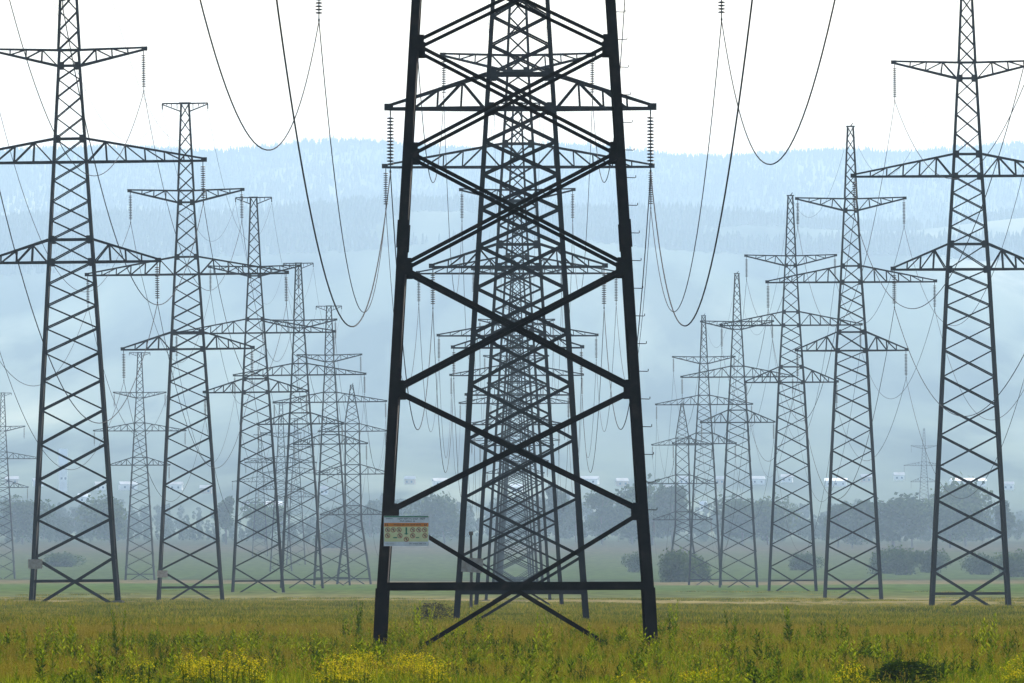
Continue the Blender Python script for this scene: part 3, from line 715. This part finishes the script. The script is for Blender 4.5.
for k, (w_, h) in enumerate(((1,1.0),(.72,1.15),(1.25,.85),(.55,1.2))):
    root = bpy.data.objects.new('broadleaf_tree', None); COL.objects.link(root)
    c = link('crown', crown_mesh(w_*9, h*12, 2600, .8, 50+k), root); t_ = link('trunk', trunk_mesh(w_*9, h*12, k), root)
    TP.append((root, [(c, []), (t_, [])], h*12))
used = [False]*4
def tree(px, d, hpx, k, label, wide=1.0, grp='trees on the far side of the field', name=None):
    root, kids, hh = TP[k]
    if used[k]: root = copy_thing(root, kids)
    used[k] = True
    d = d*1.29 if d > 3600 else d; x_ = (px-512)*d/F; s_ = hpx*d/F/hh; root.location = (x_, d, gz(x_, d)-.1); root.scale = (s_*wide, s_*wide, s_); root.rotation_euler.z = random.uniform(0,6)
    if name: root.name = name; root.location.z -= .24*hh*s_; root.scale.z *= 1.3
    tag(root, label, 'bush' if name == 'bush' else 'tree', grp)
for a in ((652,3900,62,0,'dark hazy tree just right of the front pylon right leg',1.2),
          (672,3880,70,1,'taller dark tree behind the last right row pylon'),
          (632,3950,66,2,'broad dark tree seen just inside the front pylon right leg'),
          (602,3950,60,1,'dark hazy tree left of the broad one inside the front right leg'),
          (742,3900,58,0,'hazy tree behind the fourth pylon from the right',1.2),
          (768,3900,50,2,'broad hazy tree left of the third pylon from the right'),
          (838,3700,52,1,'dark slim tree seen through the second pylon from the right'),
          (852,3700,40,2,'low rounded tree beside the slim dark one in that pylon'),
          (893,3650,64,0,'large green tree right of the second pylon from the right',1.3),
          (912,3700,56,1,'narrow tree on the right flank of the large green tree'),
          (950,3700,60,0,'hazy tree behind the left leg of the rightmost pylon'),
          (966,3800,70,2,'tall broad tree seen inside the rightmost pylon',.9),
          (1004,3800,58,3,'slim hazy tree right of the rightmost pylon'),
          (265,3900,52,0,'hazy tree seen through the third full left pylon'),
          (226,3950,60,3,'slim hazy tree right of the second full left pylon'),
          (110,3950,50,2,'broad hazy tree just right of the leftmost pylon'),
          (22,3950,56,0,'hazy tree near the left edge of the picture'),
          (445,3950,54,2,'broad hazy tree right of the warning sign behind the front pylon'),
          (556,3980,74,3,'slim tall tree rising in the bundle of middle pylons')):
    tree(*a)
B = 'scattered bushes on the field'
for a in ((672,2500,34,2,'dark bush at the foot of the last right row pylon',1.1,B,'bush'),
          (694,2520,28,2,'lower bush joined to the dark one at that pylon foot',1.5,B,'bush'),
          (56,3500,15,2,'low dark bush seen between the legs of the leftmost pylon',2.6,B,'bush'),
          (906,3100,34,0,'green bush in front of the large green right tree',1.3,B,'bush'),
          (880,3150,26,2,'low bush left of the green bush near second right pylon',1.4,B,'bush'),
          (930,3200,24,2,'small bush between second and rightmost right pylons',1.3,B,'bush'),
          (985,3100,22,2,'small bush seen inside the rightmost pylon legs',1.5,B,'bush'),
          (1012,3000,32,0,'bush at the right edge of the far field',1.4,B,'bush'),
          (636,3200,24,0,'small round bush just left of the front pylon right leg',1.0,B,'bush'),
          (340,3700,18,2,'low hazy bush behind the last left row pylon',2.0,B,'bush'),
          (800,3300,18,2,'low bush between third and second right pylons',1.8,B,'bush')):
    tree(*a)
# the wooded belt behind them and the forests on the hills
bl = []
for k in range(5):
    rd = random.Random(200+k); m = MB(); w_, h = rd.uniform(5,8), rd.uniform(12,17)
    m.tube([(0,0,-1),(0,0,h*.6)], [.3,.1], 5, 1)
    lob = [(Vector((rd.gauss(0,.22)*w_, rd.gauss(0,.22)*w_, h*rd.uniform(.12,.84))), rd.uniform(.2,.36)*w_) for _ in range(9)]
    for i in range(900):
        c, r_ = rd.choice(lob); v = Vector((rd.gauss(0,1), rd.gauss(0,1), rd.gauss(0,1))).normalized()*r_*rd.uniform(.7,1.12); p = c+v
        a = Vector((rd.uniform(-1,1), rd.uniform(-1,1), rd.uniform(-1,1))).normalized(); b2 = a.cross(v).normalized(); s_ = rd.uniform(.5,1.2)
        m.add([p-a*s_*.5, p+b2*s_*.45, p+a*s_*.5, p-b2*s_*.45], [(0,1,2,3)])
    bl.append(m.mesh('belt_tree', [M['wood_leaf'], M['bark']]))
n = 4200; x = rng.uniform(-620, 620, n); d = rng.uniform(5160, 7200, n)
nn = vnoise(x, d, .012, 4); nb = vnoise(x, d*0, .02, 8); kp = nn > -.22+.35*(d-5160)/800*0; x, d, nb = x[kp], d[kp], nb[kp]
scatter('distant_wood', bl, np.stack([x, d, ground(x, d)], 1), (.28+.8*np.clip(nb+.3,0,1))*rng.uniform(.6,1.25,len(x)))
cf = []
for k in range(4):
    rd = random.Random(300+k); m = MB(); h = rd.uniform(11,17); w_ = h*rd.uniform(.16,.26)
    for j in range(5):
        z0 = h*(.1+.17*j); z1 = min(h, z0+h*.32); r0 = w_*(1-j*.18); nseg = 7
        ring = [(r0*rd.uniform(.75,1.2)*math.cos(2*math.pi*i/nseg), r0*rd.uniform(.75,1.2)*math.sin(2*math.pi*i/nseg), z0+rd.uniform(-.5,.5)) for i in range(nseg)]
        m.add(ring+[(0,0,z1)], [(i,(i+1)%nseg,nseg) for i in range(nseg)])
    cf.append(m.mesh('hill_conifer', M['conifer']))
X_, D_, S_ = [], [], []
n = 36000; x = rng.uniform(-1300, 1300, n); d = rng.uniform(18600, 22000, n); nn = vnoise(x, d, .008, 2); X_.append(x); D_.append(d); S_.append(.5+.35*np.clip(nn+.5,0,1)+rng.uniform(-.12,.12,n))
n = 22000; x = rng.uniform(-1100, 1100, n); d = rng.uniform(15400, 17300, n); nn = vnoise(x, d, .004, 5); kp = nn > -.3; X_.append(x[kp]); D_.append(d[kp]); S_.append(.9+.5*np.clip(nn[kp]+.3,0,1)+rng.uniform(-.2,.2,kp.sum()))
x = np.concatenate(X_); d = np.concatenate(D_); s_ = np.concatenate(S_)
scatter('hill_forest', cf, np.stack([x, d, ground(x, d)-1], 1), s_)

# ------------------------------------------------------------------ the town on the lower slope
NH = [0]
def house(px, py, wpx, label, roof=None, wall='wall_pale', d=None, hh=None, name='house', cat='house'):
    d = d or 8600; NH[0] += 1; wpx *= .9 if 'bright' in label else .7
    roof = roof or ('roof_white' if 'bright' in label or 'white' in label else 'roof_grey' if NH[0] % 3 else 'roof_pale'); wall = wall if NH[0] % 4 else 'wall_brown'
    # move along the sight line until it stands on the slope at that pixel row
    for _ in range(60):
        x_ = (px-512)*d/F; zt = CAMZ+(HY-py)*d/F; g_ = gz(x_, d)
        if abs(g_-zt) < .2: break
        d = min(11000, max(7600, d+(zt-g_)*12))
    L = wpx*d/F; Wd = L*.7 if L < 20 else 14; H = hh or (3.0 if L < 20 else 6.0); rh = H*.62 if L < 20 else 1.6
    root = bpy.data.objects.new(name, None); COL.objects.link(root); root.location = (x_, d, g_); root.rotation_euler.z = R(random.uniform(-14,14))
    tag(root, label, cat, 'pale buildings of the distant town')
    m = MB(); m.box((0,0,H/2-1), (L,Wd,H+2)); m.build('wall', M[wall], root)
    m = MB(); o_ = .4; a, b2 = L/2+o_, Wd/2+o_
    m.add([(-a,-b2,H),(a,-b2,H),(a,b2,H),(-a,b2,H),(-a,0,H+rh),(a,0,H+rh),(-a,-b2,H+.18),(a,-b2,H+.18),(a,b2,H+.18),(-a,b2,H+.18)],
          [(0,3,2,1),(0,1,7,6),(2,3,9,8),(6,7,5,4),(8,9,4,5),(0,6,4,9,3),(1,2,8,5,7)])
    m.build('roof', M[roof], root)
    nw = max(2, int(L/3.5))
    wm = MB(); wm.box((0,0,0), (1.1,.1,1.2)); wmesh = wm.mesh('window', M['window'])
    for i in range(min(nw, 6)):
        w_ = link('window', wmesh, root); w_.location = (-L/2+L*(i+.5)/min(nw,6), -Wd/2-.03, H*.5)
for a in ((63,492,11,'tall pale building left of the centre of the leftmost pylon','roof_white','wall_pale',8600,15),
          (84,503,16,'low white roofed building seen inside the leftmost pylon'),
          (38,486,14,'small pale house left inside the leftmost pylon'),
          (12,484,18,'pale house near the left edge of the distant town'),
          (100,490,14,'pale house beside the right leg of the leftmost pylon'),
          (128,490,24,'long pale building just right of the leftmost pylon'),
          (176,490,18,'pale house seen inside the second full left pylon'),
          (206,494,16,'pale house behind the right leg of the second full left pylon'),
          (274,513,17,'bright white roofed house right inside the third full left pylon'),
          (246,521,10,'small pale house lower inside the third full left pylon','roof_grey'),
          (324,495,12,'small pale house behind the fifth full left pylon'),
          (410,484,14,'pale house just right of the front left leg above the sign'),
          (440,486,20,'long pale building left of the middle bundle'),
          (517,493,13,'bright white house showing through the middle bundle'),
          (590,484,24,'pale building between the middle bundle and the front right leg'),
          (622,486,16,'pale house left of the front pylon right leg'),
          (668,494,14,'pale house left of the last right row pylon'),
          (684,484,14,'pale house behind the last right row pylon'),
          (703,514,9,'tiny white house low behind the fifth pylon from the right'),
          (720,484,13,'pale house between the fifth and fourth right pylons'),
          (757,484,20,'pale building between the fourth and third right pylons'),
          (787,482,16,'pale house seen inside the third pylon from the right'),
          (836,486,24,'bright pale building seen inside the second pylon from the right'),
          (866,482,14,'pale house behind the right leg of the second right pylon'),
          (899,480,14,'pale house right of the second pylon from the right'),
          (968,486,38,'long bright white building seen inside the rightmost pylon'),
          (1008,490,16,'pale house right of the rightmost pylon')):
    house(*a)
